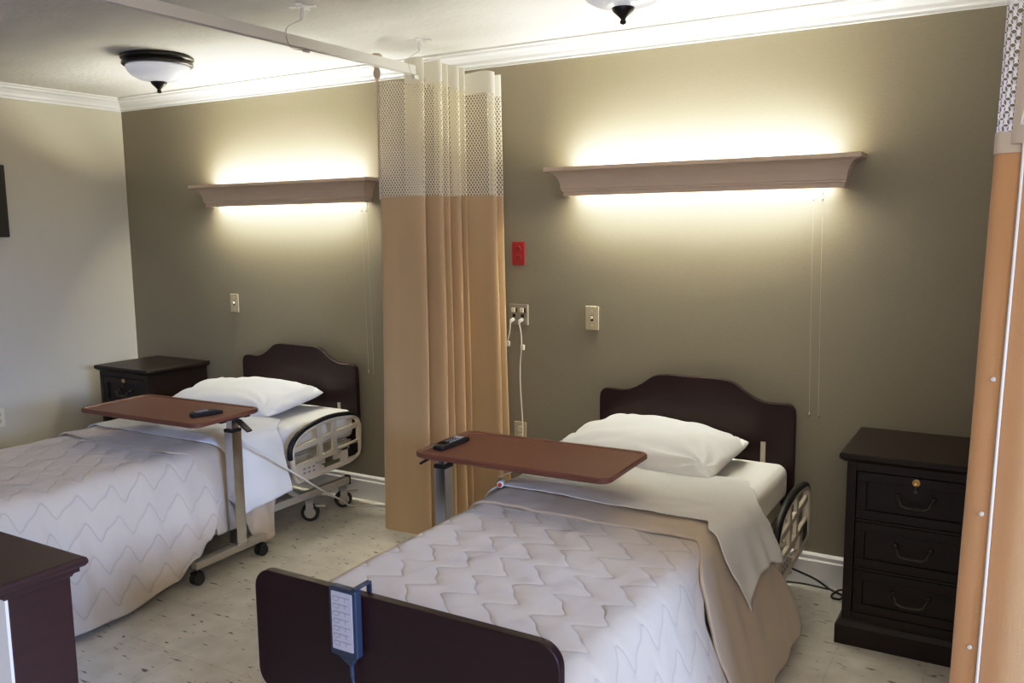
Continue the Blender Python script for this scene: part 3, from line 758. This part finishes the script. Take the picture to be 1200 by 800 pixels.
t, w, h = plate('call_station', 'two-gang nurse call plate with two white cords plugged in', 'call plate', -1.772, -1.655, 1.098, 1.206, 'grey_plate')
for x in (-.028, .022):
    obj('jack', B((x-.011, x+.011, -.016, -.006, .012, .034)), 'ivory', t, bevel=.002)
    obj('jack_hole', B((x+.0115, x+.019, -.010, -.0065, .010, .034), (x-.006, x+.010, -.010, -.0065, -.014, .002)), 'slot', t)
obj('side_trim', B((w-.007, w, -.010, -.0065, -h+.002, h-.002)), 'ivory', t)
ZP = 1.152
def call_cord(name, label, px, pts, clipz):
    t = thing('call_lead', label, 'cord', (px, -.012, ZP-.026))
    obj('plug', T(([(0, -.0, .0), (0, -.022, -.004), (-.001, -.030, -.014)], [.009, .009, .005], 10)), 'cord_white', t, smooth=True)
    q_ = [(x-px, y+.012, z-(ZP-.026)) for x, y, z in pts]
    obj('cable', T((smooth_path([(-.001, -.030, -.014)]+q_, 8), .0034, 8)), 'cord_white', t, smooth=True)
    cx, cy, cz = min(q_, key=lambda p_: abs(p_[2]+ZP-.026-clipz))
    obj('clip', B((cx-.004, cx+.016, cy-.008, cy+.008, cz-.014, cz+.014)), 'cord_white', t, bevel=.003)
call_cord('call_lead', 'white call cord running slanting behind the tan curtain', -1.742, [(-1.752, -.035, 1.06), (-1.772, -.030, 1.00), (-1.785, -.028, .96), (-1.80, -.03, .80), (-1.80, -.03, .5)], 1.0)
call_cord('call_lead', 'white call cord hanging straight down past the low outlet', -1.690, [(-1.684, -.035, 1.06), (-1.684, -.030, .985), (-1.695, -.026, .90), (-1.697, -.024, .78), (-1.688, -.022, .60), (-1.684, -.022, .40), (-1.66, -.026, .20), (-1.6, -.05, .006), (-1.35, -.08, .006)], .985)
t, w, h = plate('wall_outlet', 'almond duplex outlet low on the khaki wall behind the overbed table', 'outlet', -1.747, -1.675, .470, .585, 'almond')
for z in (-.020, .020):
    o = obj('socket', LT([(0, -.0085), (.0150, -.0085), (.0165, -.0065)], (0, 0, z), 20, 'y'), 'ivory', t)
    obj('socket_slot', B((-.007, -.005, -.0092, -.0083, z-.002, z+.007), (.005, .007, -.0092, -.0083, z-.002, z+.006)), 'slot', o)
t = thing('wall_outlet', 'pale outlet plate on the cream wall above the quilted bed', 'outlet', (XL, -.995, .478))
obj('plate', PR(rrect(-.036, .036, -.058, .058, .004, 3), 'x', .0005, .007), 'ivory', t, bevel=.002)
for z in (-.02, .02): obj('socket', LT([(0, .0085), (.015, .0085), (.0165, .0065)], (0, 0, z), 18, 'x'), 'almond', t)

# television on the cream wall
tv = thing('television', 'flat black television on the cream wall, only its edge in view', 'television', (XL, -1.35, 1.79))
obj('frame', B((.025, .06, -.49, .49, -.215, .215)), 'black', tv, bevel=.004)
obj('screen', B((.0603, .062, -.47, .47, -.19, .195)), 'slot', tv)
obj('wall_mount', B((.0005, .025, -.15, .15, -.10, .10)), 'black', tv)

# cables
cc = obj('bed_cable', T((smooth_path([(-2.70, -1.075, .622), (-2.655, -1.045, .605), (-2.640, -1.02, .58), (-2.640, -.86, .462), (-2.640, -.72, .36), (-2.66, -.52, .22), (-2.72, -.30, .09), (-2.765, -.17, .012), (-2.70, -.115, .006), (-2.565, -.065, .006), (-2.40, -.05, .006), (-2.25, -.045, .006)], 10), .0055, 8)), 'cord_white', smooth=True)
tag(cc, 'white cable sloping from the bed past its beige side rail to the floor', 'cable')
bc = obj('power_cord', T((smooth_path([(-.42, -.10, .13), (-.279, -.050, .072), (-.19, -.040, .042), (-.13, -.045, .012), (-.095, -.06, .007), (-.065, -.085, .007), (-.07, -.125, .007), (-.10, -.125, .007), (-.105, -.09, .009), (-.08, -.05, .018), (-.03, -.035, .010), (.05, -.03, .006)], 8), .0048, 8),
                         (smooth_path([(-.40, -.07, .006), (-.25, -.03, .006), (-.13, -.04, .006)], 8), .004, 6)), 'black', smooth=True)
tag(bc, 'black power cord looped on the floor beside the lockable nightstand', 'power cord')

# ---------------------------------------------------------------- light
w = bpy.data.worlds.new('sky'); S.world = w; w.use_nodes = True
bg = w.node_tree.nodes['Background']; bg.inputs[0].default_value = (.62, .72, 1, 1); bg.inputs[1].default_value = .6
def area(name, loc, aim, sx, sy, col, power, spread=180):
    l = bpy.data.lights.new(name, 'AREA'); l.shape = 'RECTANGLE'; l.size = sx; l.size_y = sy; l.color = col; l.energy = power; l.spread = math.radians(spread)
    o = bpy.data.objects.new(name, l); C.objects.link(o); o.location = loc
    o.rotation_euler = (Vector(aim)-Vector(loc)).to_track_quat('-Z', 'Y').to_euler()
    return o
area('sky_daylight', (XR+4.1, -4.15, 2.6), (0, -2.6, .9), 3.2, 1.3, (.40, .56, 1), 1100)
area('front_fill', (.9, YF+.35, 2.1), (-1.4, 0, .9), 1.4, 1.0, (1, .90, .78), 42)  # unseen fill lamp added behind the camera to brighten surfaces facing it

# ---------------------------------------------------------------- camera
yw, pt, rl = R(30.6406), R(7.5577), R(-.6745)
fwd = Vector((-math.sin(yw)*math.cos(pt), math.cos(yw)*math.cos(pt), -math.sin(pt)))
rt = Vector((math.cos(yw), math.sin(yw), 0)); up = rt.cross(fwd)
rr = rt*math.cos(rl)+up*math.sin(rl); uu = -rt*math.sin(rl)+up*math.cos(rl)
cd = bpy.data.cameras.new('camera'); cam = bpy.data.objects.new('camera', cd); C.objects.link(cam)
cam.matrix_world = Matrix(((rr.x, uu.x, -fwd.x, .5355), (rr.y, uu.y, -fwd.y, -3.8734), (rr.z, uu.z, -fwd.z, 1.6046), (0, 0, 0, 1)))
cd.sensor_width = 36; cd.lens = 1016.5965/1200*36; cd.clip_start = .02
S.camera = cam
S.view_settings.view_transform = 'Standard'; S.view_settings.look = 'None'; S.view_settings.exposure = .22; S.view_settings.gamma = 1
# a camera-like shoulder: highlights roll off instead of clipping
S.view_settings.use_curve_mapping = True
cm = S.view_settings.curve_mapping; cm.white_level = (3, 3, 3); cm.use_clip = False; cm.extend = 'HORIZONTAL'
cv = cm.curves[3]
for p_ in ((.02, .050), (.06, .158), (.1667, .455), (.333, .74), (.6, .93)): cv.points.new(*p_)
cm.update()
try:
    S.cycles.use_denoising = True; S.cycles.max_bounces = 10; S.cycles.diffuse_bounces = 6; S.cycles.transparent_max_bounces = 24
    S.cycles.sample_clamp_indirect = 6
except Exception: pass
